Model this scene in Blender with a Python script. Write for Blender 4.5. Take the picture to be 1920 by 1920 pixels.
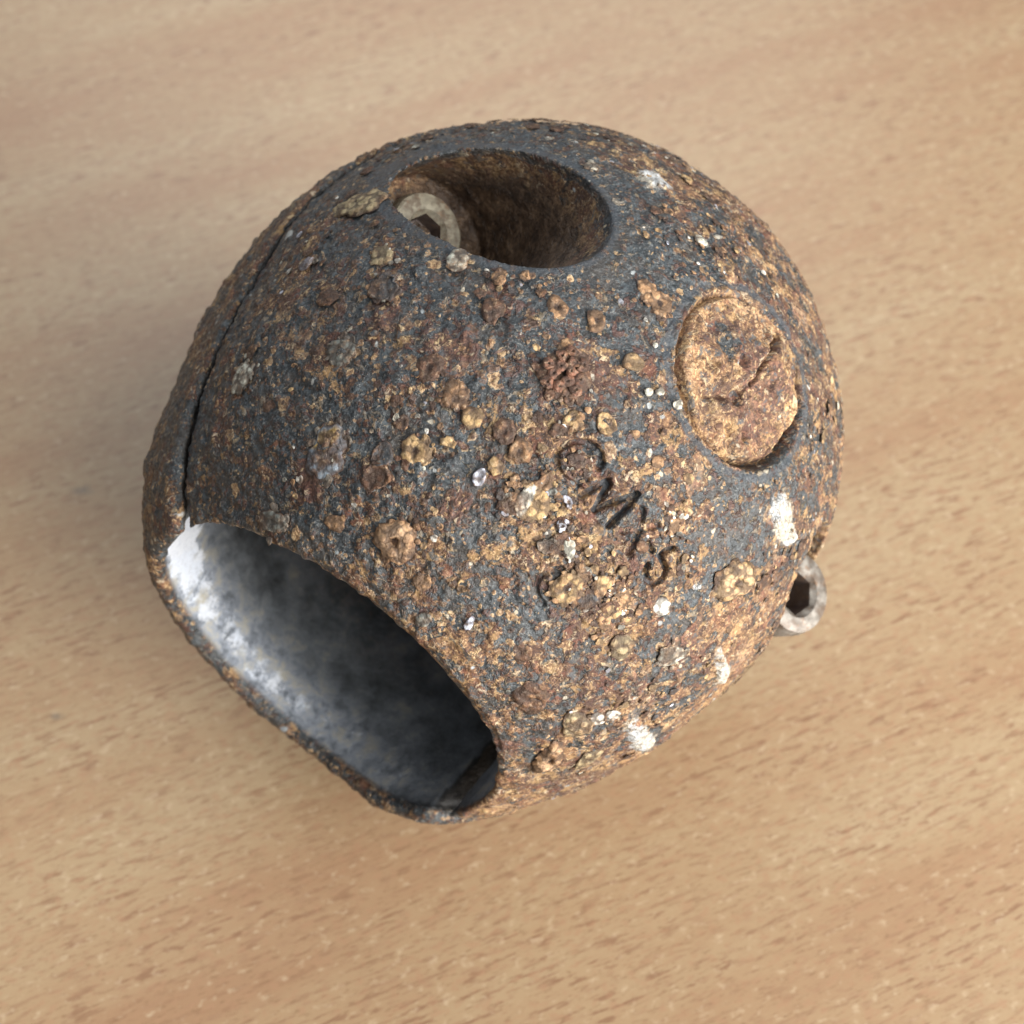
import bpy, bmesh, math, random
import numpy as np
from mathutils import Vector, Matrix, noise
random.seed(7); rng = np.random.default_rng(7)
for o in list(bpy.data.objects): bpy.data.objects.remove(o)
scn = bpy.context.scene
LETTERS = [[(0.4424, -0.129, 0.8949), (0.4462, -0.1495, 0.8896), (0.4509, -0.1746, 0.8824), (0.4482, -0.198, 0.8782), (0.4367, -0.2183, 0.8783), (0.4166, -0.2326, 0.8833), (0.3959, -0.233, 0.892), (0.375, -0.2217, 0.9034), (0.3603, -0.2039, 0.9134), (0.3554, -0.1821, 0.9203), (0.3577, -0.1616, 0.9236), (0.369, -0.1442, 0.9227), (0.3828, -0.1394, 0.9183)], [(0.4505, -0.12, 0.8925), (0.4221, -0.1134, 0.9062), (0.3893, -0.104, 0.9209)], [(0.3908, -0.0959, 0.9213), (0.4236, -0.0858, 0.9089), (0.4514, -0.0722, 0.8977)], [(0.4514, -0.0722, 0.8977), (0.4248, -0.0645, 0.9103), (0.396, -0.0499, 0.9232), (0.3632, -0.0313, 0.9364)], [(0.3601, -0.0313, 0.9376), (0.4057, -0.0247, 0.9204), (0.4515, -0.0223, 0.9005)], [(0.3735, 0.006, 0.9333), (0.3985, 0.031, 0.9231), (0.4264, 0.0496, 0.9106), (0.4577, 0.0644, 0.8954)], [(0.4365, 0.0132, 0.9075), (0.3988, 0.0371, 0.9227), (0.3672, 0.0638, 0.9332)], [(0.3652, 0.1426, 0.9243), (0.3812, 0.1292, 0.9205), (0.4023, 0.1264, 0.9126), (0.4037, 0.1442, 0.9091), (0.4065, 0.167, 0.9037), (0.4229, 0.1787, 0.8942), (0.4499, 0.1743, 0.8829), (0.4567, 0.1525, 0.8841), (0.45, 0.1307, 0.8911), (0.4369, 0.122, 0.8984)], [(0.4075, 0.0824, 0.916), (0.4099, 0.1024, 0.9128)], [(0.5845, -0.0166, 0.8269), (0.6037, -0.035, 0.8135), (0.6275, -0.0392, 0.7964), (0.6442, -0.0255, 0.7846), (0.6541, -0.0039, 0.7774), (0.6558, 0.0238, 0.7757)]]
MARKS = [(0.7498, -0.3023, 0.6165, 0.0477, 0.0456, -0.409, 0.5387, 0.7365, 'barnacle', 1), (0.5339, -0.1844, 0.8361, 0.0407, 0.0406, -0.5736, 0.6574, 0.4887, 'limpet', 3), (0.6748, -0.5385, 0.511, 0.0605, 0.0521, -0.7682, -0.3181, 0.5556, 'limpet', 5), (0.271, -0.3429, 0.8962, 0.0576, 0.06, -0.6058, 0.6634, 0.4392, 'crater', 0), (0.0464, -0.893, 0.3517, 0.0481, 0.0803, -0.9927, -0.069, -0.0989, 'limpet', 2), (0.2214, -0.7792, 0.5376, 0.0298, 0.0335, -0.9117, 0.0471, 0.4082, 'limpet', 2), (0.1657, -0.6666, 0.6981, 0.0295, 0.0302, -0.596, 0.4919, 0.6347, 'limpet', 4), (0.1618, -0.5813, 0.778, 0.0179, 0.022, -0.4992, 0.6261, 0.5989, 'limpet', 1), (0.3029, -0.7261, 0.5806, 0.0369, 0.0409, -0.2667, 0.5127, 0.8161, 'ring', 6), (0.2622, 0.351, 0.8952, 0.0495, 0.0627, -0.7631, -0.4979, 0.412, 'barnacle', 3), (0.4586, 0.2368, 0.8626, 0.0242, 0.0229, -0.68, 0.7257, 0.1051, 'limpet', 7), (0.6727, 0.3998, 0.6375, 0.0265, 0.0188, -0.448, 0.875, -0.1832, 'limpet', 7), (0.6421, 0.4211, 0.6515, 0.0236, 0.0185, -0.4553, 0.8637, -0.2163, 'limpet', 7), (0.3305, 0.0988, 0.9425, 0.0206, 0.018, -0.6936, 0.7078, 0.134, 'limpet', 1), (0.3013, -0.2002, 0.9339, 0.0257, 0.0251, -0.6466, 0.6807, 0.3445, 'ring', 3), (0.1425, -0.2519, 0.9548, 0.0253, 0.023, -0.6802, 0.6769, 0.2812, 'ring', 3), (0.4537, -0.4667, 0.7555, 0.0315, 0.032, -0.4625, 0.5998, 0.6529, 'dome', 1), (0.5903, -0.43, 0.6892, 0.0336, 0.0324, -0.4206, 0.5662, 0.7089, 'crater', 3), (0.8248, -0.4811, 0.3424, 0.0436, 0.0264, -0.1822, 0.3529, 0.9177, 'limpet', 5), (0.5436, -0.0459, 0.8512, 0.0226, 0.0158, -0.4701, -0.8554, 0.2175, 'limpet', 4), (0.5777, -0.7637, 0.2279, 0.0384, 0.0392, -0.7461, -0.3052, 0.5918, 'limpet', 4), (0.4788, -0.6826, 0.5265, 0.0389, 0.0328, -0.2355, 0.4712, 0.85, 'limpet', 5), (0.5612, -0.3021, 0.7802, 0.0196, 0.0152, -0.8512, -0.3032, 0.4284, 'limpet', 8), (0.7789, -0.4086, 0.506, 0.0258, 0.0186, -0.3089, 0.4623, 0.8312, 'dome', 1), (0.1532, -0.4531, 0.8679, 0.0253, 0.029, -0.5951, 0.6563, 0.4639, 'crater', 1), (0.2432, -0.5442, 0.7878, 0.0278, 0.0319, -0.4966, 0.6233, 0.6041, 'dome', 0), (0.4298, -0.5434, 0.711, 0.0312, 0.0319, -0.4142, 0.5771, 0.7039, 'crater', 0), (0.4722, -0.4084, 0.7816, 0.0249, 0.0251, -0.4923, 0.6139, 0.617, 'dome', 3), (0.4573, -0.3411, 0.824, 0.0271, 0.0273, -0.536, 0.6364, 0.5547, 'crater', 0), (0.4685, -0.2878, 0.8404, 0.027, 0.0271, -0.5568, 0.6469, 0.521, 'crater', 1), (0.5546, -0.5083, 0.6575, 0.0093, 0.0089, -0.3796, 0.5462, 0.7467, 'ring', 4), (0.7769, -0.1929, 0.6334, 0.0207, 0.021, -0.4523, 0.5658, 0.6894, 'dome', 1), (0.7351, -0.1321, 0.6937, 0.0151, 0.0157, -0.5054, 0.6091, 0.6113, 'ring', 3), (0.5243, -0.2972, 0.8056, 0.0197, 0.0197, -0.5298, 0.6323, 0.5653, 'dome', 3), (0.5986, 0.0265, 0.8173, 0.0357, 0.037, -0.6148, 0.6898, 0.3823, 'crater', 3), (0.4839, 0.3788, 0.7913, 0.0373, 0.0312, -0.6773, 0.7355, -0.0162, 'limpet', 4), (-0.0333, -0.2911, 0.9519, 0.0318, 0.0335, -0.723, 0.6642, 0.1903, 'crater', 1), (-0.0403, -0.3335, 0.9362, 0.0255, 0.0282, -0.7143, 0.6638, 0.2217, 'dome', 1), (-0.3063, -0.2933, 0.9049, 0.0183, 0.0176, -0.7951, 0.6048, -0.0461, 'limpet', 4), (0.2708, -0.1359, 0.955, 0.0133, 0.0125, -0.6719, 0.6877, 0.275, 'dome', 1), (0.6977, 0.5296, 0.4923, 0.029, 0.0513, -0.6447, 0.7607, -0.0752, 'dome', 2), (0.775, 0.4386, 0.4835, 0.0329, 0.0611, -0.6369, 0.7498, 0.1792, 'barnacle', 1), (0.7679, 0.2187, 0.6343, 0.0433, 0.0478, -0.6002, 0.6946, 0.3965, 'crater', 0), (0.6313, -0.4662, 0.627, 0.0297, 0.0275, -0.3695, 0.5302, 0.7631, 'ring', 6), (0.6713, -0.4383, 0.6105, 0.0354, 0.0325, -0.3663, 0.5223, 0.77, 'ring', 0), (0.2658, -0.8737, 0.3126, 0.0262, 0.0209, 0.031, 0.3304, 0.9433, 'limpet', 8), (0.1199, -0.3727, 0.9135, 0.0233, 0.0256, -0.6466, 0.6678, 0.3686, 'crater', 1), (0.3617, -0.7883, 0.4446, 0.0282, 0.0278, -0.1294, 0.4235, 0.8966, 'dome', 0), (0.1717, -0.1799, 0.9681, 0.0109, 0.0104, -0.6894, 0.6822, 0.2436, 'limpet', 4), (0.1489, -0.161, 0.9752, 0.0112, 0.0104, -0.6995, 0.6819, 0.2135, 'limpet', 4), (0.1381, -0.1075, 0.9847, 0.013, 0.0117, -0.7114, 0.6831, 0.1651, 'limpet', 4), (0.274, -0.0505, 0.9632, 0.0166, 0.015, -0.6874, 0.6946, 0.212, 'dome', 1), (0.2401, 0.036, 0.9722, 0.0149, 0.0126, -0.7059, 0.6974, 0.1236, 'limpet', 3), (0.823, -0.1182, 0.5987, 0.0182, 0.0195, -0.4567, 0.5629, 0.6889, 'dome', 5), (0.7737, -0.049, 0.6663, 0.017, 0.0103, -0.6519, -0.3786, 0.6571, 'limpet', 8), (0.7396, 0.0924, 0.6963, 0.0229, 0.0268, -0.5804, 0.6712, 0.4611, 'crater', 0), (0.5739, 0.2524, 0.7909, 0.0316, 0.0339, -0.6601, 0.7302, 0.1763, 'dome', 2), (0.7126, 0.3794, 0.6105, 0.039, 0.0516, -0.7182, 0.1098, 0.6872, 'dome', 2), (0.4241, 0.0751, 0.9097, 0.0166, 0.0155, -0.6711, 0.7093, 0.2159, 'dome', 0)]
SALT = [(0.0531, 0.3359, 0.9347, 0.0569, 0.0689, -0.9894, -0.1149, 0.0883), (0.0465, 0.4124, 0.9008, 0.0211, 0.0345, -0.6751, -0.6499, 0.3492), (0.5678, 0.6076, 0.5451, 0.1702, 0.0367, -0.3027, 0.7135, -0.6319), (0.3454, 0.5844, 0.7178, 0.0979, 0.027, -0.1615, 0.7575, -0.6325), (-0.423, -0.452, 0.7814, 0.0517, 0.0569, -0.435, 0.8463, 0.3076), (-0.0445, -0.1042, 0.9931, 0.02, 0.0094, -0.9166, -0.3892, -0.0914), (0.6905, -0.5121, 0.5212, 0.0176, 0.007, -0.769, -0.5315, 0.3551), (0.363, 0.2714, 0.893, 0.0148, 0.0078, -0.8615, 0.4843, 0.1527)]
MAROON = [(0.3684, -0.538, 0.7464, 0.1021, 0.1086, -0.4473, 0.5973, 0.6657), (0.3773, -0.6767, 0.6052, 0.0858, 0.0893, -0.2997, 0.5222, 0.7984), (0.6304, -0.2845, 0.7374, 0.0561, 0.0556, -0.4879, 0.6035, 0.6306), (0.2752, -0.3438, 0.8946, 0.0751, 0.0782, -0.6039, 0.6629, 0.4426), (0.4142, -0.1805, 0.8976, 0.0564, 0.0555, -0.6168, 0.6757, 0.4037), (0.7679, 0.2187, 0.6343, 0.079, 0.1047, -0.6002, 0.6946, 0.3965), (0.4644, 0.3907, 0.7958, 0.0876, 0.0859, -0.6787, 0.7332, -0.0419), (0.8523, 0.3168, 0.4673, 0.081, 0.1435, -0.5783, 0.678, 0.4536), (0.1951, -0.564, 0.7849, 0.0508, 0.0605, -0.5004, 0.6259, 0.5982), (0.7333, -0.5126, 0.4633, 0.0789, 0.0638, -0.2497, 0.4307, 0.8672), (0.4707, 0.0959, 0.886, 0.0547, 0.0526, -0.6633, 0.7115, 0.232), (0.5896, 0.0545, 0.8218, 0.0516, 0.0535, -0.6242, 0.6966, 0.3538)]
FRAME = [[-0.546293, -0.836441, 0.043924], [0.613901, -0.435522, -0.658366], [0.569815, -0.332696, 0.751415]]
CAM = [0.001368, -0.119113, 0.175743]
HZ = 0.98083
#grain 23.444233467367468 [-0.00376346 -0.05327676  0.        ]
#grain 20.400489521274224 [-0.00620683  0.14936901  0.        ]
#grain 22.931388610419397 [ 0.06465243 -0.05327676  0.        ]
#grain 24.250201532962876 [-0.08671254  0.09787736  0.        ]
#focusdepth 0.16346685795194243
# (0, 0) [-0.12354267  0.16863884  0.        ]
# (1920, 0) [0.12627812 0.16863884 0.        ]
# (1920, 1920) [ 0.07998002 -0.07135072  0.        ]
# (0, 1920) [-0.07724457 -0.07135072  0.        ]
# (150, 925) [-0.08073109  0.02553031  0.        ]
# (105, 1345) [-0.07738845 -0.02047037  0.        ]
CRACKS = [(-0.2729, 0.0102, -0.2206, 0.0096, 0.008, 0.045), (-0.2166, 0.0119, -0.0756, 0.012, 0.0045, 0.022), (0.0555, -0.0652, -0.0047, -0.0108, 0.008, 0.014), (0.0602, 0.0328, 0.0946, 0.1058, 0.01, 0.014), (-0.0176, 0.0007, -0.0118, 0.0096, 0.014, 0.03), (0.021, 0.091, 0.0193, 0.0994, 0.014, 0.03), (-0.1039, -0.0441, -0.1007, -0.0378, 0.012, 0.02)]
R = 0.05
SC = np.array([1.04, .955, 1.0])          # the ball is a slightly squashed ellipsoid
FR = np.array(FRAME)                       # rows: bore axis, sideways, clamp (bolt) axis, in world directions
CEN = np.array([0, 0, R * HZ])             # ball centre, resting on the table

# ------------------------------------------------------------------ camera, light, exposure
cam_d = bpy.data.cameras.new('camera'); cam = bpy.data.objects.new('camera', cam_d)
scn.collection.objects.link(cam); scn.camera = cam
cam.location = Vector(CAM) + Vector(CEN)
cam.rotation_euler = (math.radians(90 - 58), 0, 0)
cam_d.sensor_width = 36; cam_d.lens = 36 * 2637 / 1920
cam_d.clip_start = .005; cam_d.clip_end = 20
cam_d.dof.use_dof = True; cam_d.dof.focus_distance = .168; cam_d.dof.aperture_fstop = 29

w = bpy.data.worlds.new('World'); scn.world = w; w.use_nodes = True
bg = w.node_tree.nodes['Background']
bg.inputs[0].default_value = (.88, .93, 1, 1); bg.inputs[1].default_value = .31

def area(name, loc, target, size, sy, power, col):
    l = bpy.data.lights.new(name, 'AREA'); l.shape = 'RECTANGLE'; l.size = size; l.size_y = sy
    l.energy = power; l.color = col
    o = bpy.data.objects.new(name, l); scn.collection.objects.link(o); o.location = loc
    o.rotation_euler = (Vector(target) - Vector(loc)).to_track_quat('-Z', 'Y').to_euler(); return o
area('window_light', (.70, -.50, .74), (0, 0, .03), 1.0, .85, 22, (1.0, .975, .94))
area('far_window_light', (-.10, .85, .80), (0, .05, 0), .9, .5, 6, (.90, .95, 1.0))
area('low_fill_light', (.80, -.62, .20), (0, 0, .05), .42, .30, 21, (1.0, .97, .93))  # added fill lamp that brightens the ball's lower-right limb
scn.view_settings.view_transform = 'Standard'; scn.view_settings.look = 'None'
scn.view_settings.exposure = 0; scn.view_settings.gamma = 1

# ------------------------------------------------------------------ helpers
def W(p):                                  # ball frame (unit = R) -> metres relative to the ball's base
    p = np.asarray(p, float); u = p / np.linalg.norm(p, axis=-1, keepdims=True)
    def g(c, w): c = np.array(c) / np.linalg.norm(c); return np.exp(-((u - c) ** 2).sum(-1, keepdims=True) / w ** 2)
    S = lambda v, a, b: (lambda t: t * t * (3 - 2 * t))(np.clip((v - a) / (b - a), 0, 1))
    p = p.copy(); p[..., 0] += .042 * S(p[..., 0], .35, .85) * S(-p[..., 2], -.12, .30)      # the lower half's lip juts out
    k = 1 + .050 * g((.80, .60, -.12), .30) - .030 * g((.25, .92, .38), .34) - .016 * g((.1, -.93, .3), .3) - .034 * g((.38, -.92, -.05), .30) + .004 * g((.80, -.52, -.25), .22)   # cast shape: fuller lower lip, flatter flanks
    return p * k * R @ FR + CEN
def W1(p): return Vector(W(np.array(p, float)).tolist())
def WD(v): return Vector((np.array(v, float) @ FR).tolist())
def link(name, me, mat=None, parent=None):
    o = bpy.data.objects.new(name, me); scn.collection.objects.link(o)
    if mat:
        me.materials.clear(); me.materials.append(mat)
    if parent: o.parent = parent
    return o
def mesh_np(name, V, F):
    me = bpy.data.meshes.new(name); me.from_pydata([tuple(v) for v in V], [], [tuple(f) for f in F]); me.update(); return me
def lathe(prof, n=128, ys=None):
    """closed profile [(x, rho, yscale)] round the bore axis"""
    V = []; F = []; m = len(prof)
    for x, r, y in prof:
        for k in range(n):
            t = 2 * math.pi * k / n; V.append((x, r * y * math.cos(t), r * math.sin(t)))
    for i in range(m):
        j = (i + 1) % m
        for k in range(n):
            l = (k + 1) % n; F.append((i * n + k, i * n + l, j * n + l, j * n + k))
    return V, F
def recalc(me):
    b = bmesh.new(); b.from_mesh(me); bmesh.ops.recalc_face_normals(b, faces=b.faces); b.to_mesh(me); b.free()
def cyl(cx, cy, z0, z1, r0, r1, n=64):
    V = []; F = []
    for z, r in ((z0, r0), (z1, r1)):
        for k in range(n):
            t = 2 * math.pi * k / n; V.append((cx + r * math.cos(t), cy + r * math.sin(t), z))
    for k in range(n):
        l = (k + 1) % n; F.append((k, l, n + l, n + k))
    F.append(tuple(range(n))[::-1]); F.append(tuple(range(n, 2 * n))); return V, F

# ------------------------------------------------------------------ node helper
class NT:
    def __init__(s, name):
        s.m = bpy.data.materials.new(name); s.m.use_nodes = True; s.t = s.m.node_tree
        s.p = s.t.nodes['Principled BSDF']; s.o = s.t.nodes['Material Output']
        s.tc = s.t.nodes.new('ShaderNodeTexCoord').outputs['Object']
    def n(s, ty, **k):
        x = s.t.nodes.new(ty)
        for a, b in k.items(): setattr(x, a, b)
        return x
    def put(s, sock, v):
        if hasattr(v, 'is_output') or isinstance(v, bpy.types.NodeSocket): s.t.links.new(v, sock)
        elif isinstance(v, (tuple, list)): sock.default_value = tuple(v) + ((1,) if len(v) == 3 and len(sock.default_value) == 4 else ())
        else: sock.default_value = v
    def noise(s, sc, det=4, rough=.6, vec=None, dist=0, off=None):
        v = vec or s.tc
        if off is not None: v = s.vadd(v, (off, off * .7, -off))
        x = s.n('ShaderNodeTexNoise'); s.put(x.inputs['Vector'], v)
        x.inputs['Scale'].default_value = sc; x.inputs['Detail'].default_value = det; x.inputs['Roughness'].default_value = rough
        x.inputs['Distortion'].default_value = dist; return x.outputs[0]
    def noisec(s, sc, det=2):
        x = s.n('ShaderNodeTexNoise'); s.put(x.inputs['Vector'], s.tc); x.inputs['Scale'].default_value = sc; x.inputs['Detail'].default_value = det
        return x.outputs['Color']
    def vadd(s, a, b):
        x = s.n('ShaderNodeVectorMath', operation='ADD'); s.put(x.inputs[0], a); s.put(x.inputs[1], b); return x.outputs[0]
    def warp(s, amt, sc):
        x = s.n('ShaderNodeVectorMath', operation='SUBTRACT'); s.put(x.inputs[0], s.noisec(sc)); x.inputs[1].default_value = (.5, .5, .5)
        y = s.n('ShaderNodeVectorMath', operation='SCALE'); s.put(y.inputs[0], x.outputs[0]); y.inputs['Scale'].default_value = amt
        return s.vadd(s.tc, y.outputs[0])
    def voro(s, sc, vec=None, feat='F1', rnd=1):
        x = s.n('ShaderNodeTexVoronoi', feature=feat); s.put(x.inputs['Vector'], vec or s.tc)
        x.inputs['Scale'].default_value = sc; x.inputs['Randomness'].default_value = rnd; return x
    def math(s, op, a, b=0., c=None, clamp=False):
        x = s.n('ShaderNodeMath', operation=op); x.use_clamp = clamp; s.put(x.inputs[0], a); s.put(x.inputs[1], b)
        if c is not None: s.put(x.inputs[2], c)
        return x.outputs[0]
    def step(s, v, lo, hi, a=0., b=1.):
        x = s.n('ShaderNodeMapRange', interpolation_type='SMOOTHSTEP'); s.put(x.inputs[0], v)
        for i, q in zip((1, 2, 3, 4), (lo, hi, a, b)): s.put(x.inputs[i], q)
        return x.outputs[0]
    def mix(s, f, a, b, bl='MIX'):
        x = s.n('ShaderNodeMix', data_type='RGBA', blend_type=bl); s.put(x.inputs[0], f); s.put(x.inputs[6], a); s.put(x.inputs[7], b); return x.outputs[2]
    def ramp(s, f, pts):
        x = s.n('ShaderNodeValToRGB'); s.put(x.inputs[0], f); r = x.color_ramp
        while len(r.elements) < len(pts): r.elements.new(.5)
        for e, (p, c) in zip(r.elements, pts): e.position = p; e.color = tuple(c) + (1,)
        return x.outputs[0]
    def attr(s, name, out='Fac'):
        x = s.n('ShaderNodeAttribute', attribute_name=name); return x.outputs[out]
    def sep(s, c):
        x = s.n('ShaderNodeSeparateColor'); s.put(x.inputs[0], c); return x.outputs
    def bump(s, h, strength=1, dist=.0002):
        x = s.n('ShaderNodeBump'); x.inputs['Strength'].default_value = strength; x.inputs['Distance'].default_value = dist
        s.put(x.inputs['Height'], h); s.t.links.new(x.outputs[0], s.p.inputs['Normal'])
    def out(s, col, rough=.6, metal=0., spec=.5):
        s.put(s.p.inputs['Base Color'], col); s.put(s.p.inputs['Roughness'], rough); s.put(s.p.inputs['Metallic'], metal)
        s.put(s.p.inputs['Specular IOR Level'], spec); return s.m

RUST = [(0, (.016, .010, .008)), (.28, (.055, .029, .019)), (.45, (.125, .062, .031)), (.60, (.25, .137, .062)), (.76, (.49, .32, .155)), (1, (.66, .54, .37))]
STEEL = [(0, (.007, .009, .010)), (.45, (.022, .027, .030)), (.7, (.066, .074, .080)), (1, (.30, .30, .26))]

def rusty(name, outer=True):
    N = NT(name)
    wv = N.warp(.0030, 260)
    fine = N.noise(1500, 5, .7); med = N.noise(420, 5, .65, vec=wv); big = N.noise(75, 4, .6); mid = N.noise(170, 4, .62, off=.3)
    grit = N.noise(3000, 3, .75)
    steel = N.ramp(N.math('ADD', N.math('MULTIPLY', grit, .55), N.math('ADD', N.math('MULTIPLY', fine, .25), N.math('MULTIPLY', med, .2))), [(.36, STEEL[0][1]), (.48, STEEL[1][1]), (.57, STEEL[2][1]), (.70, STEEL[3][1])])
    steel = N.mix(N.step(N.noise(210, 5, .7, off=4.2), .47, .58, 0., .8), steel, N.mix(.45, steel, (.058, .040, .026)))
    # crusts of three sizes: each cell has its own tint, height and pale broken rim
    hs = []; col = steel
    rb = N.attr('rustb')
    cov = N.math('ADD', N.math('ADD', N.math('MULTIPLY', big, 1.5), N.math('MULTIPLY', mid, 1.4)), N.math('MULTIPLY', rb, 1.7))   # ~.85 + bias
    film = N.step(N.math('ADD', cov, N.math('MULTIPLY', N.math('SUBTRACT', med, .5), 1.7)), 1.37, 1.50)
    rustc = N.ramp(N.math('ADD', N.math('ADD', N.math('MULTIPLY', grit, .45), N.math('ADD', N.math('MULTIPLY', fine, .30), N.math('MULTIPLY', N.noise(260, 4, .65, off=.9), .40))), N.math('MULTIPLY', rb, .38)),
                   [(.37, RUST[0][1]), (.49, RUST[1][1]), (.575, RUST[2][1]), (.665, RUST[3][1]), (.77, RUST[4][1]), (.92, RUST[5][1])])
    tone = N.noise(95, 3, .6, off=1.7)
    rustc = N.mix(N.step(tone, .47, .60), rustc, N.mix(.72, rustc, (.045, .020, .015)))
    rustc = N.mix(N.step(N.noise(140, 3, .6, off=2.3), .56, .68, 0., .6), rustc, N.mix(.5, rustc, (.42, .30, .19)))
    hue = N.noise(380, 3, .6, off=3.1)
    rustc = N.mix(N.step(hue, .54, .64, 0., .65), rustc, N.mix(.55, rustc, (.20, .062, .035)))
    rustc = N.mix(N.step(hue, .46, .38, 0., .70), rustc, N.mix(.60, rustc, (.46, .29, .12)))
    rustc = N.mix(N.step(grit, .56, .68, 0., .32), rustc, (.62, .48, .32))
    mr = N.step(N.math('ADD', N.attr('maroon'), N.math('MULTIPLY', N.math('SUBTRACT', med, .5), 1.6)), .42, .62)
    rustc = N.mix(N.math('MULTIPLY', mr, .8), rustc, N.mix(N.step(fine, .44, .62), (.055, .026, .020), (.19, .085, .055)))
    film = N.math('MAXIMUM', film, N.math('MULTIPLY', mr, .9))
    col = N.mix(film, col, rustc)
    h = N.math('MULTIPLY', film, .55)
    for sc, th, seed in ((430, .55, .11), (880, .42, .37), (1700, .38, .73)):
        v = N.voro(sc, N.vadd(N.warp(.0024 * 330 / sc, sc * 1.6), (seed, seed, seed)))
        d = v.outputs['Distance']; r, g, b = N.sep(v.outputs['Color'])[:3]
        rad = N.math('MULTIPLY_ADD', g, .30, .20)
        on = N.step(N.math('ADD', r, N.math('MULTIPLY', N.math('SUBTRACT', cov, 1.45), .5)), th, th + .04)
        k = N.math('DIVIDE', d, rad)
        inside = N.math('MULTIPLY', N.step(k, .9, 1.05, 1., 0.), on)
        ring = N.math('MULTIPLY', N.math('MULTIPLY', N.step(k, .55, .85), N.step(k, .98, 1.12, 1., 0.)), on)
        cc = N.ramp(N.math('ADD', N.math('MULTIPLY', b, .42), N.math('ADD', N.math('MULTIPLY', fine, .3), N.math('MULTIPLY', grit, .4))),
                    [(.30, RUST[0][1]), (.42, RUST[1][1]), (.55, RUST[2][1]), (.68, RUST[3][1]), (.80, RUST[4][1]), (.95, RUST[5][1])])
        col = N.mix(N.math('MULTIPLY', inside, .75), col, N.mix(N.step(tone, .48, .60, 0., .55), cc, (.05, .024, .018)))
        col = N.mix(N.math('MULTIPLY', ring, N.math('MULTIPLY', N.math('MULTIPLY', N.step(b, .35, .9), N.step(fine, .46, .56)), .5)), col, (.52, .38, .22))
        dome = N.math('MULTIPLY', N.math('SUBTRACT', 1., N.math('POWER', N.math('MINIMUM', k, 1.), 3.)), on)
        crater = N.math('MULTIPLY', N.step(k, .1, .5, 1., 0.), N.step(g, .45, .55))
        hh = N.math('SUBTRACT', dome, N.math('MULTIPLY', N.math('MULTIPLY', crater, on), .9))
        h = N.math('ADD', h, N.math('MULTIPLY', hh, 330 / sc * .6))
        if sc == 880: col = N.mix(N.math('MULTIPLY', N.math('MULTIPLY', crater, on), .7), col, (.03, .016, .01))
    # millimetre mottling: blue-grey scale, cream dust, dark maroon scabs
    m1 = N.noise(620, 4, .68, off=6.1, dist=.6); m2 = N.noise(720, 4, .68, off=7.3, dist=.6); m3 = N.noise(540, 4, .68, off=8.7, dist=.6)
    col = N.mix(N.step(m1, .56, .63, 0., .75), col, (.062, .076, .084))
    col = N.mix(N.step(m3, .57, .64, 0., .75), col, (.080, .034, .024))
    col = N.mix(N.math('MULTIPLY', N.step(m2, .57, .66), N.math('MULTIPLY_ADD', film, .5, .30)), col, N.mix(N.step(hue, .4, .6), (.50, .36, .19), (.50, .40, .28)))
    h = N.math('ADD', h, N.math('MULTIPLY', N.math('ADD', N.step(m2, .56, .66), N.step(m3, .57, .64)), .5))
    # white mineral specks and pale salts
    v = N.voro(210, N.vadd(wv, (.5, .2, .9))); r, g, b = N.sep(v.outputs['Color'])[:3]
    sp = N.math('MULTIPLY', N.step(r, .90, .92), N.step(v.outputs['Distance'], .10, .16, 1., 0.))
    v2 = N.voro(620, N.vadd(wv, (.1, .6, .4))); r2 = N.sep(v2.outputs['Color'])[0]
    sp2 = N.math('MULTIPLY', N.step(r2, .90, .92), N.step(v2.outputs['Distance'], .14, .24, 1., 0.))
    col = N.mix(N.math('MAXIMUM', sp, sp2), col, N.mix(g, (.46, .38, .26), (.30, .33, .34)))
    # bare smooth paint (recess rims, letters): bluish steel
    pn = N.math('ADD', N.attr('paint'), N.math('MULTIPLY', N.math('SUBTRACT', med, .5), .9))
    pm = N.math('MULTIPLY', N.step(pn, .42, .66), N.step(N.noise(900, 4, .7, off=.2), .60, .50, .25, 1.))
    col = N.mix(N.math('MULTIPLY', pm, .9), col, N.mix(.5, steel, (.045, .056, .070)))
    # brown silt inside recesses
    sm = N.attr('silt')
    silt = N.ramp(N.math('ADD', N.math('MULTIPLY', N.noise(300, 4, .65, off=5.), .6), N.math('MULTIPLY', fine, .4)), [(.36, (.022, .014, .009)), (.48, (.065, .039, .023)), (.58, (.14, .09, .055)), (.70, (.36, .25, .16))])
    col = N.mix(sm, col, silt)
    # bore lining: grey galvanised metal with white oxide at the lip
    im = N.attr('inner')
    lin = N.ramp(N.math('ADD', N.math('MULTIPLY', mid, .7), N.math('MULTIPLY', med, .3)), [(.36, (.022, .024, .025)), (.48, (.058, .064, .069)), (.58, (.10, .11, .12)), (.70, (.20, .185, .15))])
    col = N.mix(N.math('MULTIPLY', N.step(fine, .47, .40), N.math('MULTIPLY', im, .5)), col, (.03, .028, .025))
    wh = N.step(N.math('ADD', N.attr('white'), N.math('MULTIPLY', N.math('SUBTRACT', N.noise(330, 6, .72, off=.8), .5), 2.0)), .40, .72)
    col = N.mix(im, col, lin)
    col = N.mix(N.math('MULTIPLY', N.attr('bore_light'), im), col, N.ramp(med, [(.36, (.11, .125, .145)), (.5, (.27, .30, .35)), (.64, (.40, .38, .32))]))  # painted light on the bore wall near the lip
    col = N.mix(wh, col, N.mix(N.math('MULTIPLY', im, .7), N.mix(N.step(fine, .50, .60), N.mix(N.step(mid, .46, .56), (.46, .42, .34), (.42, .43, .43)), (.24, .21, .17)), (.60, .66, .76)))
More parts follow.
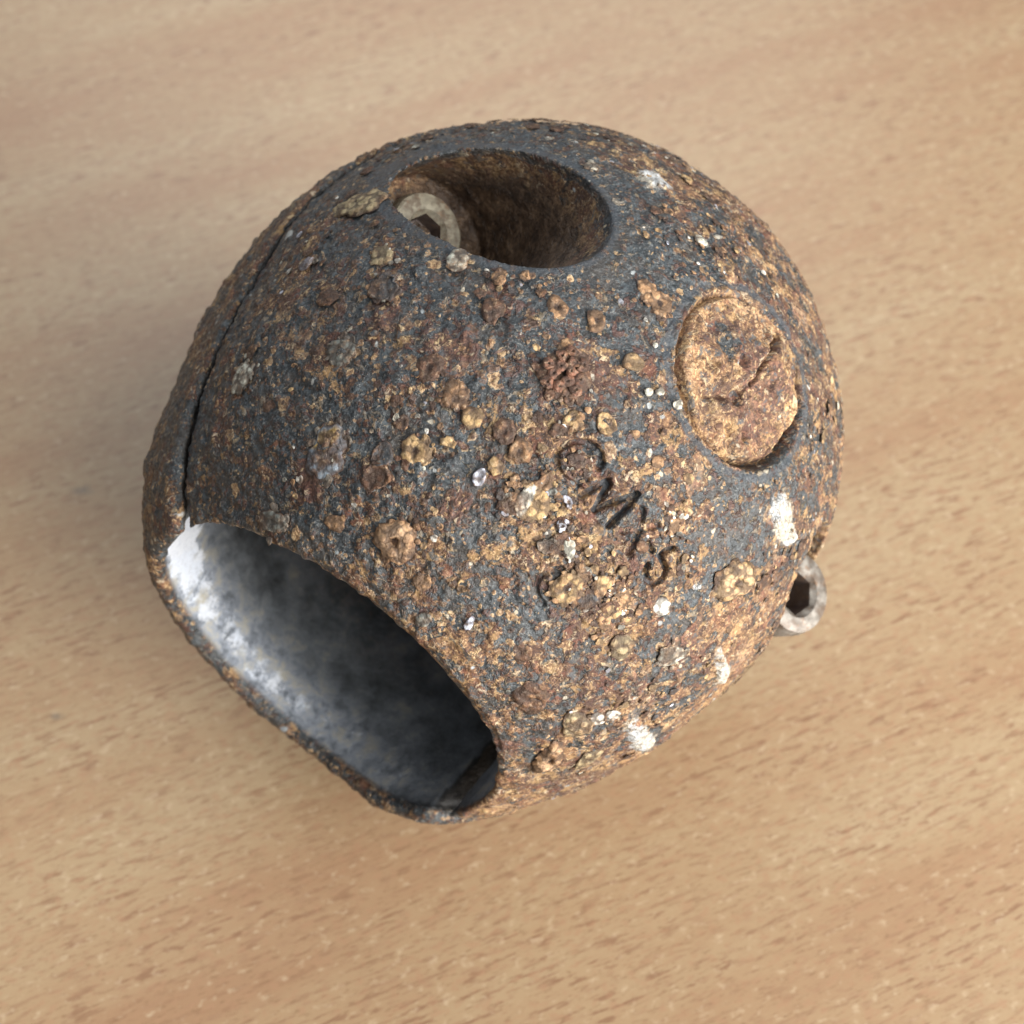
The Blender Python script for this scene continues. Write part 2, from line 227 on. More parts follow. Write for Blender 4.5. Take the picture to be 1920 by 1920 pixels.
    col = N.mix(N.attr('slot_shade'), col, (.010, .009, .008))  # cut faces near black: the seam slot's shade put into the colour
    rough = N.math('ADD', N.math('ADD', .26, N.math('MULTIPLY', N.math('MAXIMUM', film, im), .26)), N.math('MULTIPLY', fine, .35))
    N.put(N.p.inputs['Specular Tint'], (1, 1, 1))
    keep = N.math('SUBTRACT', 1., N.math('MAXIMUM', N.math('MULTIPLY', pm, .75), im))
    hgt = N.math('ADD', N.math('MULTIPLY', h, keep), N.math('ADD', N.math('MULTIPLY', fine, .9), N.math('MULTIPLY', med, 1.3)))
    N.bump(hgt, .85, .00034)
    return N.out(col, rough, 0., .5)

M_shell = rusty('corroded_cast_iron')

def nodule_mat():
    N = NT('crust_mineral'); c = N.attr('tint', 'Color')
    fine = N.noise(1500, 5, .7); med = N.noise(520, 4, .65)
    lump = N.noise(260, 4, .65, off=.6); v = N.voro(900, N.warp(.0006, 900)); k = v.outputs['Distance']
    rust = N.ramp(N.math('ADD', N.math('MULTIPLY', fine, .6), N.math('MULTIPLY', med, .45)), [(.36, RUST[0][1]), (.46, RUST[1][1]), (.54, RUST[2][1]), (.62, RUST[3][1]), (.74, RUST[4][1])])
    c2 = N.mix(N.step(med, .44, .62), c, N.mix(.55, c, rust))
    c2 = N.mix(N.step(lump, .50, .60, 0., .75), c2, rust)
    c2 = N.mix(N.step(fine, .52, .68, 0., .5), c2, N.mix(.5, c, (.62, .52, .38)))
    c2 = N.mix(N.step(k, .38, .62, 0., .7), c2, (.035, .022, .016))
    N.bump(N.math('ADD', N.math('MULTIPLY', fine, 1.), N.math('SUBTRACT', med, k)), .95, .0004)
    return N.out(c2, .55, 0., .4)
M_nod = nodule_mat()

# ------------------------------------------------------------------ table top
def table():
    N = NT('beech_laminate')
    mp = N.n('ShaderNodeMapping'); N.put(mp.inputs[0], N.tc); mp.inputs['Rotation'].default_value = (0, 0, math.radians(-23))
    def st(sx, sy):
        q = N.n('ShaderNodeVectorMath', operation='MULTIPLY'); N.put(q.inputs[0], mp.outputs[0]); q.inputs[1].default_value = (sx, sy, 1); return q.outputs[0]
    broad = N.noise(1, 4, .55, vec=st(5, 34)); band = N.noise(1, 3, .6, vec=st(16, 95)); 
    fl = N.noise(1, 4, .62, vec=st(230, 900)); fl2 = N.noise(1, 3, .6, vec=N.vadd(st(190, 1050), (3, 7, 0)))
    spot = N.noise(1, 3, .6, vec=N.vadd(st(420, 620), (1, 2, 0)))
    col = N.ramp(N.math('ADD', N.math('MULTIPLY', broad, .75), N.math('MULTIPLY', band, .25)), [(.36, (.305, .184, .103)), (.46, (.335, .226, .128)), (.55, (.350, .250, .145)), (.64, (.380, .282, .172))])
    rib = N.math('ADD', N.math('MULTIPLY', N.step(band, .42, .60, .45, 1.), 1.), 0.)
    col = N.mix(N.math('MULTIPLY', N.step(fl2, .53, .63), N.math('MULTIPLY', rib, .85)), col, (.215, .115, .065))
    col = N.mix(N.step(fl, .53, .66, 0., .6), col, (.285, .17, .10))
    col = N.mix(N.step(spot, .56, .72, 0., .6), col, (.47, .355, .23))
    col = N.mix(N.step(spot, .48, .34, 0., .5), col, (.33, .19, .11))
    pore = N.noise(1, 3, .65, vec=N.vadd(st(430, 2300), (9, 4, 0)))
    col = N.mix(N.step(pore, .56, .66, 0., .6), col, (.20, .115, .06))
    # two small grey scuffs in the laminate
    for (x, y, r) in ((-.0802, .0262, .0022), (-.0772, -.0203, .0013)):
        v = N.n('ShaderNodeVectorMath', operation='SUBTRACT'); N.put(v.inputs[0], N.tc); v.inputs[1].default_value = (x, y, 0)
        s2 = N.n('ShaderNodeVectorMath', operation='MULTIPLY'); N.put(s2.inputs[0], v.outputs[0]); s2.inputs[1].default_value = (.7, 1.3, 0)
        l = N.n('ShaderNodeVectorMath', operation='LENGTH'); N.put(l.inputs[0], s2.outputs[0])
        f = N.math('MULTIPLY', N.step(l.outputs['Value'], r * .2, r, 1., 0.), N.step(spot, .38, .56, 0., .55))
        col = N.mix(f, col, (.12, .10, .085))
    N.bump(N.math('SUBTRACT', fl, N.math('MULTIPLY', fl2, .6)), .15, .00006)
    m = N.out(col, .38, 0., .40)
    b = bmesh.new(); bmesh.ops.create_grid(b, x_segments=4, y_segments=4, size=.5)
    g = bmesh.ops.extrude_face_region(b, geom=b.faces[:]); vs = [e for e in g['geom'] if isinstance(e, bmesh.types.BMVert)]
    bmesh.ops.translate(b, vec=(0, 0, -.025), verts=vs); bmesh.ops.recalc_face_normals(b, faces=b.faces)
    me = bpy.data.meshes.new('table_top'); b.to_mesh(me); b.free()
    o = link('table_top', me, m); o.location = (0, .1, 0); o['kind'] = 'structure'
    # keep texture coordinates on world metres: the grain frame is the sheet's own
    for v in me.vertices: v.co.y += 0
    return o
tt = table()
for v in tt.data.vertices: v.co.y += .1
tt.location = (0, 0, 0)

# ------------------------------------------------------------------ the clamp ball
root = bpy.data.objects.new('clamp_ball', None); scn.collection.objects.link(root); root.empty_display_size = .02
root['label'] = 'rust-pitted hollow metal ball with a wide bore, lying on the beech table'
root['category'] = 'clamp ball'

HEND = .848
prof = []
for i in range(49):
    x = -HEND + 2 * HEND * i / 48; prof.append((x, math.sqrt(1 - (x / 1.04) ** 2), .955))
for i in range(25):
    x = HEND - 2 * HEND * i / 24; e = abs(x) / HEND
    prof.append((x, .533 + .022 * (1 - e ** 4) + .010 * max(0, (e - .96) / .04), 1.0))
def topz(x, y): return .07 - .10 * x                   # the upper half's cut face
def lowz(x, y): return topz(x, y) - (.0454 + .0366 * y + .012 * x)   # the lower half hangs open towards +y

def boolean(o, V, F, op='DIFFERENCE'):
    me = mesh_np('cut', V, F); recalc(me); c = bpy.data.objects.new('cut', me); scn.collection.objects.link(c)
    m = o.modifiers.new('b', 'BOOLEAN'); m.object = c; m.operation = op; m.solver = 'EXACT'
    dg = bpy.context.evaluated_depsgraph_get(); new = bpy.data.meshes.new_from_object(o.evaluated_get(dg))
    o.modifiers.clear(); o.data = new; bpy.data.objects.remove(c)
def box(x0, x1, y0, y1, zf0, zf1):
    V = [(x, y, f(x, y)) for f in (zf0, zf1) for x in (x0, x1) for y in (y0, y1)]
    return V, [(0, 1, 3, 2), (4, 6, 7, 5), (0, 4, 5, 1), (2, 3, 7, 6), (0, 2, 6, 4), (1, 5, 7, 3)]
def half(name, keep, cuts, vox):
    V, F = lathe(prof, 160); me = mesh_np(name, V, F); recalc(me); o = link(name, me)
    boolean(o, *keep, op='INTERSECT')
    for c in cuts: boolean(o, *c)
    m = o.modifiers.new('r', 'REMESH'); m.mode = 'VOXEL'; m.voxel_size = vox; m.use_smooth_shade = True
    dg = bpy.context.evaluated_depsgraph_get(); new = bpy.data.meshes.new_from_object(o.evaluated_get(dg))
    o.modifiers.clear(); o.data = new; new.name = name; new.materials.clear(); new.materials.append(M_shell)
    return o
PLUG = (-.085, 0.0, .222)
REC = (-.08, -.68, .210); REC2 = (-.08, .70, .18)
up_cuts = [cyl(REC[0], REC[1], .26, 1.4, REC[2] * .93, REC[2] * 1.11), cyl(REC2[0], REC2[1], .45, 1.4, REC2[2], REC2[2] * 1.02)]
upper = half('upper_half_shell', box(-2, 2, -2, 2, topz, lambda x, y: 2), up_cuts, .0058)
lower = half('lower_half_shell', box(-2, 2, -2, 2, lambda x, y: -2, lowz), [], .0095)

def seg_dist(P, A, B):
    AB = B - A; t = np.clip(((P - A) @ AB) / (AB @ AB), 0, 1); return np.linalg.norm(P - A - t[:, None] * AB, axis=1)
def sstep(x, a, b):
    t = np.clip((x - a) / (b - a), 0, 1); return t * t * (3 - 2 * t)

def frame(p, t=None):
    n = np.array(p) / SC ** 2; n /= np.linalg.norm(n)
    t = np.array(t) if t is not None else rng.normal(size=3)
    t = t - n * (t @ n); t /= np.linalg.norm(t); return n, t, np.cross(n, t)
def finish(o, top):
    if top:                                    # finer mesh where the stamped letters are
        b = bmesh.new(); b.from_mesh(o.data); LA = np.concatenate([np.array(l) for l in LETTERS]); c0 = (LA.min(0) + LA.max(0)) / 2; hw = (LA.max(0) - LA.min(0)) / 2 + .03
        fs = [f for f in b.faces if all(abs(f.verts[0].co[i] - c0[i]) < hw[i] for i in range(3))]
        bmesh.ops.subdivide_edges(b, edges=list({e for f in fs for e in f.edges}), cuts=2, use_grid_fill=True); b.to_mesh(o.data); b.free()
    me = o.data; n = len(me.vertices); P = np.empty(n * 3, 'f'); me.vertices.foreach_get('co', P); P = P.reshape(-1, 3).astype(float)
    Nn = np.empty(n * 3, 'f'); me.vertices.foreach_get('normal', Nn); Nn = Nn.reshape(-1, 3).astype(float)
    q = np.linalg.norm(P / SC, axis=1)                       # 1 on the outside
    outer = sstep(q, .975, .992)
    rho = np.hypot(P[:, 1], P[:, 2])
    inner = (1 - sstep(rho, .548, .570)) * sstep(-(Nn[:, 1] * P[:, 1] + Nn[:, 2] * P[:, 2]) / rho, .2, .6)
    dr = np.hypot(P[:, 0] - REC[0], P[:, 1] - REC[1]) / REC[2]
    inner *= sstep(-P[:, 0], -.838, -.822)
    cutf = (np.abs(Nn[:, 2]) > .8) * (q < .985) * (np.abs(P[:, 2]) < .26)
    silt = sstep(-dr, -1.07, -.98) * (P[:, 2] > .1) * (1 - sstep(q, .985, 1.0)) if top else np.zeros(n)
    paint = np.zeros(n); rustb = -.6 * cutf; disp = np.zeros(n)
    silt = silt * (1 - .75 * sstep(q, .86, .95)) if top else silt
    # fractal relief
    big = np.array([noise.fractal(Vector(p) * 4.2, .8, 2.1, 5) for p in P])
    cell = np.array([noise.noise(Vector(p) * 26) for p in P]); tn = np.array([noise.noise(Vector(p) * 60) for p in P])
    disp += outer * (big * .008 + np.maximum(cell, 0) * .010 + np.maximum(tn, -.2) * .005)
    disp += (1 - outer) * (1 - inner) * (big * .004 + np.maximum(cell, 0) * .010)
    disp += inner * big * .0015
    if top:
        rim = np.exp(-((dr - 1.06) / .09) ** 2) * outer; paint += .75 * rim; disp *= 1 - .8 * np.exp(-((dr - 1.05) / .12) ** 2)
        dp = np.hypot(P[:, 0] - PLUG[0], P[:, 1] - PLUG[1]) / PLUG[2]; on = (P[:, 2] > .5)
        # shallow dished pit round the plug, steeper at one side
        ang = np.arctan2(P[:, 1] - PLUG[1], P[:, 0] - PLUG[0])
        pit = sstep(-dp, -1.04, -.97) * on
        side = .5 + .5 * np.cos(ang - PLUG_SIDE)
        disp -= pit * (.022 + .085 * side ** 3)
        paint += np.exp(-((dp - 1.12) / .08) ** 2) * .72 * on
        disp += (-np.exp(-((dp - 1.10) / .13) ** 2) * .004 + 0) * on
        # letters
        g = np.zeros(n); lip = np.zeros(n); cl_ = np.clip(.95 + .6 * np.array([noise.noise(Vector(p) * 14) for p in P]), .5, 1)
        for l, st_, wd in zip(LETTERS, (.55, .8, .8, .7, .8, .4, .35, .7, .4, .3), (1, 1.1, 1.05, .9, 1, 1.1, 1.1, .9, .9, 1.2)):
            l = np.array(l); d = np.full(n, 9.)
            for a, b in zip(l[:-1], l[1:]):
                near = (np.abs(P - (a + b) / 2).max(1) < .13); 
                if near.any(): d[near] = np.minimum(d[near], seg_dist(P[near], a, b))
            g = np.maximum(g, st_ * cl_ * (1 - sstep(d / wd, .0045, .0105))); lip = np.maximum(lip, st_ * np.exp(-((d - .016) / .006) ** 2))
        disp = disp * (1 - g * .8) - g * .027; paint += g * 1.0
        disp += lip * .004
        rustb += .10 * P[:, 1] + .06 * P[:, 0] + .07 * sstep(P[:, 1], .25, .8) + .05 * sstep(-P[:, 1], .3, .8) + .35 * sstep(q, .80, .90) * (1 - sstep(q, .96, .985)) * (dr < 1.1) - .12 * np.exp(-((dr - 1.2) / .35) ** 2)
        rustb += -.075 + .03 * sstep(P[:, 0], .70, .84) * (P[:, 1] > .2) - .03 * sstep(P[:, 0], .2, .6) * sstep(-P[:, 1], -.1, .4)
        rustb += .15 * sstep(-P[:, 0], .15, .6) * sstep(P[:, 1], -.6, -.1) + .05 * sstep(P[:, 1], .45, .8)
        rustb += pit * .2
        silt = np.maximum(silt, 0)
    else:
        rustb += -.02
    # white oxide: inside the bore beside the lip
    th = np.degrees(np.arctan2(P[:, 2], P[:, 1])) % 360
    wmask = np.exp(-((th - 190) / 36) ** 2) * np.exp(-((P[:, 0] - .755) / .075) ** 2) * 1.7 + np.exp(-((th - 265) / 60) ** 2) * np.exp(-((P[:, 0] - .775) / .05) ** 2) * .50
    bore_light_ = np.exp(-(((th + 180) % 360 - 196) / 13) ** 2) * np.exp(-((P[:, 0] - .74) / .12) ** 2) * .8 * (P[:, 2] > 0) + np.exp(-((th - 200) / 70) ** 2) * np.exp(-((P[:, 0] - .78) / .10) ** 2) * .9 + np.exp(-((th - 280) / 60) ** 2) * np.exp(-((P[:, 0] - .78) / .09) ** 2) * .6  # lit bore wall fading inwards, light put into the colour
    maroon = np.zeros(n)
    wmask *= (rho < .575) * sstep(-P[:, 0], -.838, -.826)
    if top:
        for (x, y, z, ra, rb, tx, ty, tz) in SALT:
            c = np.array((x, y, z)); c /= np.linalg.norm(c / SC); n_, t_, s_ = frame(c, (tx, ty, tz)); dd = P - c
            gs = np.exp(-((dd @ t_) / ra) ** 2 - ((dd @ s_) / rb) ** 2) * outer; wmask += 1.15 * gs; disp += .010 * sstep(gs, .3, .8) * (1 + np.clip(cell, -1, 1))
        for (x, y, z, ra, rb, tx, ty, tz) in MAROON:
            c = np.array((x, y, z)); c /= np.linalg.norm(c / SC); dd = np.linalg.norm(P - c, axis=1); maroon = np.maximum(maroon, .75 * np.exp(-(dd / ra) ** 2) * outer)
    seam = np.exp(-(P[:, 2] / .035) ** 2) * outer; rustb -= .05 * seam
    P2 = P + Nn * disp[:, None]
    if not top: P2[:, 1] -= .016; P2 += Nn * (outer * .022 * sstep(P[:, 0], .45, .80))[:, None]
    me.vertices.foreach_set('co', W(P2).astype('f').ravel())
    for k, v in dict(paint=paint, rustb=rustb, silt=silt, inner=inner, white=wmask, bore_light=np.clip(bore_light_, 0, .9), maroon=maroon, slot_shade=.92 * cutf).items():
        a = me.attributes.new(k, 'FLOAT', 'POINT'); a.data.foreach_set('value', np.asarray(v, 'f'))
    me.polygons.foreach_set('use_smooth', np.ones(len(me.polygons), bool)); me.update()
    o.parent = root
    return P2, Nn, outer, np.clip(paint, 0, 1), silt
PLUG_SIDE = math.radians(60)
PU, NU, OU, PA, SI = finish(upper, True)
PL, NL, OL, _, _ = finish(lower, False)
upper['label'] = 'upper half of the ball with lettering, round bolt recesses and thick rust crust'
lower['label'] = 'lower half of the ball, below the open seam'

# ------------------------------------------------------------------ crust pieces
TINTS = [(.11, .055, .032), (.38, .22, .11), (.38, .30, .17), (.48, .32, .15), (.55, .55, .46), (.17, .18, .16), (.07, .075, .08), (.72, .70, .62), (.62, .66, .78), (.065, .035, .024)]
PR = dict(dome=[(1.08, -.12), (.95, .07), (.74, .14), (.42, .20), (.15, .22)],
          limpet=[(1.1, -.12), (.98, .07), (.80, .12), (.45, .15), (.15, .16)],
          crater=[(1.1, -.12), (.96, .09), (.80, .18), (.56, .20), (.36, .06), (.2, -.04)],
          ring=[(1.06, -.1), (.98, .18), (.88, .24), (.76, .14), (.5, .04), (.2, .05)],
          barnacle=[(1.2, -.14), (1.02, .16), (.82, .36), (.58, .44), (.36, .42), (.24, .25), (.16, .02)])
def piece(p, ra, rb, t, kind, seg, amp):
    """vertices/faces of one crust piece in ball units"""
    n, t, s = frame(p, t); pr = PR[kind]; rm = math.sqrt(ra * rb); V = []; F = []
    ph = rng.uniform(0, 6.28, 3); am = rng.uniform(.4, 1, 3) * amp
    for i, (r, z) in enumerate(pr):
        for k in range(seg):
            a = 2 * math.pi * k / seg; w_ = 1 + am[0] * math.sin(2 * a + ph[0]) + am[1] * math.sin(3 * a + ph[1]) + am[2] * .8 * math.sin(7 * a + ph[2]) + rng.normal() * amp * .55
            u = ra * r * w_ * math.cos(a); v = rb * r * w_ * math.sin(a)
            zz = .6 * z * rm * (1 + rng.normal() * amp * 1.8)
            b = p + t * u + s * v; b = b / np.linalg.norm(b / SC)      # follow the ball
            V.append(b + n * (zz + .006))
    for i in range(len(pr) - 1):
        for k in range(seg):
            l = (k + 1) % seg; F.append((i * seg + k, i * seg + l, (i + 1) * seg + l, (i + 1) * seg + k))
    F.append(tuple((len(pr) - 1) * seg + k for k in range(seg)))
    return V, F
def tint_mesh(name, V, F, cols):
    me = mesh_np(name, W(np.array(V)), F); a = me.attributes.new('tint', 'FLOAT_COLOR', 'POINT')
    a.data.foreach_set('color', np.c_[np.array(cols), np.ones(len(cols))].astype('f').ravel())
    me.polygons.foreach_set('use_smooth', np.ones(len(me.polygons), bool)); me.update(); return me
LAB = {0: 'large tan pitted barnacle beside the bore edge', 1: 'gold and white pebble-like scab above the bore', 2: 'grey-blue shell scab with a golden tip', 3: 'dark rusty crater cluster near the middle'}
NAMES = dict(dome='rust_nodule', limpet='mineral_scab', crater='rust_crater', ring='crust_ring', barnacle='barnacle')
def vary(col, n, amt=.12):
    return np.clip(np.array(col) * (1 + rng.normal(size=(n, 1)) * amt), .005, .85)
def extra_bits(V, F, cols, p, r, t, kind, tint):
    # little satellite lumps that break a piece's outline
    n, t_, s_ = frame(p, t)
    for k in range(9):
        a = rng.uniform(0, 6.28); d = r * rng.uniform(.75, 1.25); c = np.array(p) + t_ * d * math.cos(a) + s_ * d * math.sin(a); c = c / np.linalg.norm(c / SC)
        v, f = piece(c, r * rng.uniform(.12, .28), r * rng.uniform(.12, .28), None, rng.choice(['dome', 'crater']), 8, .15)
        b = len(V); V += v; F += [tuple(i + b for i in q) for q in f]; cols += vary(np.array(tint) * .6 + np.array(TINTS[0]) * .4, len(v)).tolist()
n_named = 0
for i, (x, y, z, ra, rb, tx, ty, tz, kind, ci) in enumerate(MARKS):
    p = np.array((x, y, z)); p = p / np.linalg.norm(p / SC)
    V, F = piece(p, ra, rb, (tx, ty, tz), kind, 22 if ra > .03 else 14, .11)
    V = list(V); F = list(F); col = TINTS[ci]
    seg = 22 if ra > .03 else 14; cols = vary(col, len(V)).tolist()
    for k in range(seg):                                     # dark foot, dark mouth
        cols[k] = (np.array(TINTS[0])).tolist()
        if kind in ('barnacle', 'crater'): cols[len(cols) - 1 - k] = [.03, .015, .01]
    if kind == 'barnacle':
        for k in range(seg * 2, seg * 5): cols[k] = (np.array(col) * .5 + np.array((.62, .42, .26)) * .5).tolist()
    if i == 3:
        for q_ in range(13):
            n_, t_, s_ = frame(p, (tx, ty, tz)); a_ = q_ * 2.4; d_ = ra * .95 * math.sqrt((q_ + .5) / 13); c_ = p + t_ * d_ * math.cos(a_) + s_ * d_ * math.sin(a_); c_ = c_ / np.linalg.norm(c_ / SC) + n_ * .016
            v, f = piece(c_, ra * .24, ra * .22, None, 'barnacle', 10, .15); v = [x_ + n_ * .012 for x_ in v]
            b = len(V); V += v; F += [tuple(i_ + b for i_ in q) for q in f]; cc = vary((.19, .085, .05), len(v), .2).tolist(); cc[-10:] = [[.015, .008, .006]] * 10; cols += cc
    if i == 1:
        for k in range(seg, len(V)):
            if 5 <= k % seg <= 14: cols[k] = [.68, .64, .54]
    if i == 2:
        for k in range(len(V)):
            if k % seg < 7 and k >= seg * 2: cols[k] = [.45, .30, .10]
            elif k >= seg: cols[k] = [.20, .24, .28]
    if ra > .03: extra_bits(V, F, cols, p, ra, (tx, ty, tz), kind, col)
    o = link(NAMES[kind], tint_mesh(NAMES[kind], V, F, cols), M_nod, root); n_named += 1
    if i in LAB: o['label'] = LAB[i]

# random crust: the larger ones single parts, the rest one joined crust
ok = np.where((OU > .95) & (PA < .25) & (SI < .05) & (PU[:, 2] > .17 - .10 * PU[:, 0]) & (np.abs(PU[:, 0]) < .82) & (np.hypot(PU[:, 0] - REC2[0], PU[:, 1] - REC2[1]) > REC2[2] * 1.1)
              & (np.hypot(PU[:, 0] - PLUG[0], PU[:, 1] - PLUG[1]) > PLUG[2] * 1.12))[0]
LP = np.concatenate([np.array(l) for l in LETTERS])
pick = rng.choice(ok, 9000, replace=False); pts = PU[pick]
dens = np.array([noise.noise(Vector(p) * 5.5) + .5 * noise.noise(Vector(p) * 13) for p in pts])
pick = pick[(dens + rng.uniform(-.45, .45, len(dens)) - .10 * pts[:, 1] - .25 * sstep(pts[:, 0], .4, .8)) > .30]; pts = PU[pick]
rad = .0036 * np.exp(rng.exponential(.46, len(pts))); rad = np.minimum(rad, .021)
ld = np.min(np.linalg.norm(pts[:, None, :] - LP[None], axis=2), axis=1) - rad
sel = ld > .016; pts = pts[sel]; rad = rad[sel]
order = np.argsort(-rad); pts = pts[order]; rad = rad[order]
kinds = ['dome', 'dome', 'crater', 'limpet', 'dome', 'ring', 'crater']
wts = np.array([.27, .27, .0, .15, .06, .06, .04, .05, .03, .22]); 
V2 = []; F2 = []; C2 = []; nb = 0
for i, (p, r) in enumerate(zip(pts, rad)):
    p = p / np.linalg.norm(p / SC); kd = kinds[rng.integers(len(kinds))]
    wy = wts.copy(); wy[1] *= 1 + .8 * p[1]; wy[3] *= 1 + .6 * p[1]; wy = np.maximum(wy, 0); wy /= wy.sum()
    if r > .016: wy[7] = wy[8] = 0; wy /= wy.sum()
    ci = rng.choice(10, p=wy); big_ = i < 150
    V, F = piece(p, r * rng.uniform(.85, 1.3), r * rng.uniform(.8, 1.1), None, kd, 14 if big_ else 8, .17)
    cols = vary(TINTS[ci], len(V), .15).tolist()
    if big_:
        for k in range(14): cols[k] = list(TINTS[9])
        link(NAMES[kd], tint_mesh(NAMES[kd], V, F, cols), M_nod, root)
    else:
        b = len(V2); V2 += list(V); F2 += [tuple(q + b for q in f) for f in F]; C2 += cols
o = link('fine_crust', tint_mesh('fine_crust', V2, F2, C2), M_nod, root); o['kind'] = 'stuff'
o['label'] = 'fine rust nodules and specks all over the upper half'

# ------------------------------------------------------------------ plug, screws
def plugdisc():
    V = []; F = []; seg = 140; rings = 54
    for i in range(rings + 1):
        e = i / rings
        for k in range(seg):
            a = 2 * math.pi * k / seg; r = PLUG[2] * (1.0 - .050 * max(0, math.cos(a - PLUG_SIDE)) ** 2) * e
            x = PLUG[0] + r * math.cos(a) * (1 + .012 * math.sin(5 * a + 1)); y = PLUG[1] + r * math.sin(a) * (1 + .014 * math.sin(7 * a))
            z = math.sqrt(max(0, 1 - (x / SC[0]) ** 2 - (y / SC[1]) ** 2))
            side = .5 + .5 * math.cos(a - PLUG_SIDE)
            h_ = .004 - .030 * side * side * e + .015 * noise.fractal(Vector((x, y, z)) * 13, .8, 2.1, 6) + .014 * max(0, noise.noise(Vector((x, y, z)) * 40))
            # cracks
            for (x0, y0, x1, y1, wd, dp) in CR:
                d = seg_dist(np.array([[x, y, 0.]]), np.array([x0, y0, 0.]), np.array([x1, y1, 0.]))[0]; h_ -= dp * math.exp(-(d / wd) ** 2)
            if e > .93: h_ -= (e - .93) * .5
            V.append((x, y, z + h_))
    for i in range(rings):
        for k in range(seg):
            l = (k + 1) % seg; F.append((i * seg + k, (i + 1) * seg + k, (i + 1) * seg + l, i * seg + l))
    b = len(V)
    for k in range(seg): v = V[rings * seg + k]; V.append((v[0], v[1], v[2] - .08))
    for k in range(seg):
        l = (k + 1) % seg; F.append((rings * seg + k, b + k, b + l, rings * seg + l))
    F.append(tuple(b + k for k in range(seg))[::-1])
    return V, F
CR = CRACKS
V, F = plugdisc(); me = mesh_np('rusted_plug', W(np.array(V)), F)
for k, val in dict(paint=0, rustb=.20, silt=0, inner=0, white=0, bore_light=0, maroon=0, slot_shade=0).items():
    a = me.attributes.new(k, 'FLOAT', 'POINT'); a.data.foreach_set('value', np.full(len(V), val, 'f'))
    if k == 'maroon':
        vv = np.array(V); a.data.foreach_set('value', (.95 * np.exp(-((vv[:, 0] - PLUG[0]) ** 2 + (vv[:, 1] - PLUG[1] - .06) ** 2) / .14 ** 2)).astype('f'))
    if k == 'rustb':
        vv = np.array(V); a.data.foreach_set('value', (.20 - .30 * np.exp(-((vv[:, 0] - PLUG[0] + .02) ** 2 + (vv[:, 1] - PLUG[1] + .11) ** 2) / .06 ** 2)).astype('f'))
me.polygons.foreach_set('use_smooth', np.ones(len(me.polygons), bool))
b = bmesh.new(); b.from_mesh(me); bmesh.ops.remove_doubles(b, verts=b.verts, dist=1e-6); bmesh.ops.recalc_face_normals(b, faces=b.faces); b.to_mesh(me); b.free()
o = link('rusted_plug', me, M_shell, root); o['label'] = 'round rusted plug sunk in a shallow pit, cracked across'

def steel_mat(name, lo, hi, metal, rough):
    N = NT(name); a = N.noise(700, 4, .6); c = N.ramp(a, [(.35, lo), (.65, hi)])
    c = N.mix(N.step(N.noise(330, 5, .75, off=.4), .46, .62, 0., .75), c, (.085, .052, .032))
    c = N.mix(N.step(N.noise(800, 4, .75, off=1.4), .56, .64, 0., .5), c, (.20, .11, .055))
    N.bump(N.noise(1500, 4, .65), .35, .00015); return N.out(c, rough, metal, .5)
M_screw = steel_mat('dull_stainless', (.11, .097, .082), (.27, .25, .22), .3, .5)
M_sock = steel_mat('dirty_socket', (.07, .05, .045), (.14, .11, .095), .1, .6)
M_wash = steel_mat('pale_washer', (.17, .15, .11), (.32, .29, .215), .05, .6)

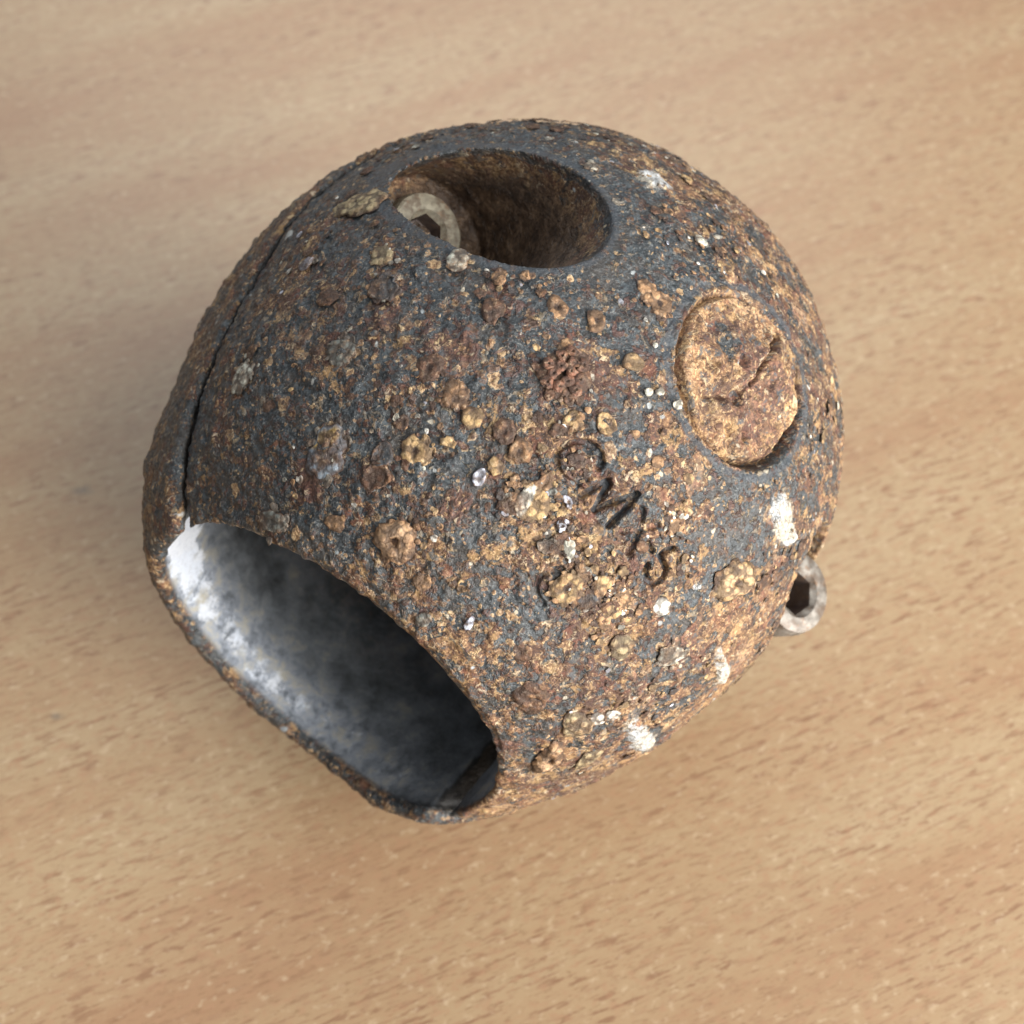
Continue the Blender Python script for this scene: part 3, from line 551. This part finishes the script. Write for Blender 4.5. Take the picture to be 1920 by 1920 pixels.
def screw(cx, cy, ztop, r, hexr, hh, washer, label):
    V = []; F = []; seg = 72
    def ringp(rad, z, knurl=0): 
        b = len(V)
        for k in range(seg):
            a = 2 * math.pi * k / seg; q = rad * (1 + knurl * (1 if k % 2 else -1)); V.append((cx + q * math.cos(a), cy + q * math.sin(a), z))
        return b
    def hexp(rad, z):
        b = len(V)
        for k in range(seg):
            a = 2 * math.pi * k / seg; m = (a + .35) % (math.pi / 3) - math.pi / 6; q = rad * math.cos(math.pi / 6) / math.cos(m)
            V.append((cx + q * math.cos(a), cy + q * math.sin(a), z))
        return b
    rs = [ringp(r * .55, ztop - hh - .35), ringp(r * .55, ztop - hh), ringp(r * .98, ztop - hh), ringp(r * .985, ztop - hh + .012, .018), ringp(r * .985, ztop - .030, .018), ringp(r * .975, ztop - .022), ringp(r * .93, ztop - .004), ringp(r * .88, ztop),
          ringp(hexr * 1.12, ztop), hexp(hexr, ztop - .014)]
    for a, b in zip(rs[:-1], rs[1:]):
        for k in range(seg):
            l = (k + 1) % seg; F.append((a + k, a + l, b + l, b + k))
    me = mesh_np('socket_screw', W(np.array(V)), F)
    me.polygons.foreach_set('use_smooth', np.ones(len(me.polygons), bool))
    try: me.set_sharp_from_angle(angle=math.radians(35))
    except Exception: pass
    s = link('socket_screw', me, M_wash if washer else M_screw, root); s['label'] = label
    V = []; F = []
    a = hexp(hexr, ztop - .0145); b = hexp(hexr * .97, ztop - hh * .72); c = hexp(hexr * .6, ztop - hh * .74); d = hexp(hexr * .05, ztop - hh * .80)
    for q, w_ in ((a, b), (b, c), (c, d)):
        for k in range(seg):
            l = (k + 1) % seg; F.append((q + k, q + l, w_ + l, w_ + k))
    F.append(tuple(d + k for k in range(seg)))
    link('hex_socket', mesh_np('hex_socket', W(np.array(V)), F), M_sock, s)
    if washer:
        V = []; F = []; z0 = ztop - hh - .002
        rs = [ringp(r * .62, z0 - .02), ringp(r * .62, z0), ringp(washer * .96, z0), ringp(washer, z0 - .006), ringp(washer, z0 - .022)]
        for a, b in zip(rs, rs[1:] + rs[:1]):
            for k in range(seg):
                l = (k + 1) % seg; F.append((a + k, a + l, b + l, b + k))
        wm = mesh_np('washer', W(np.array(V)), F); recalc(wm); wm.polygons.foreach_set('use_smooth', np.ones(len(wm.polygons), bool))
        try: wm.set_sharp_from_angle(angle=math.radians(35))
        except Exception: pass
        link('washer', wm, M_wash, root)
screw(-.085, .725, .63, .126, .066, .20, 0, 'grey socket cap screw standing proud at the right edge of the ball')
screw(-.086, -.705, .325, .116, .056, .09, .134, 'pale socket cap screw deep in the top recess')
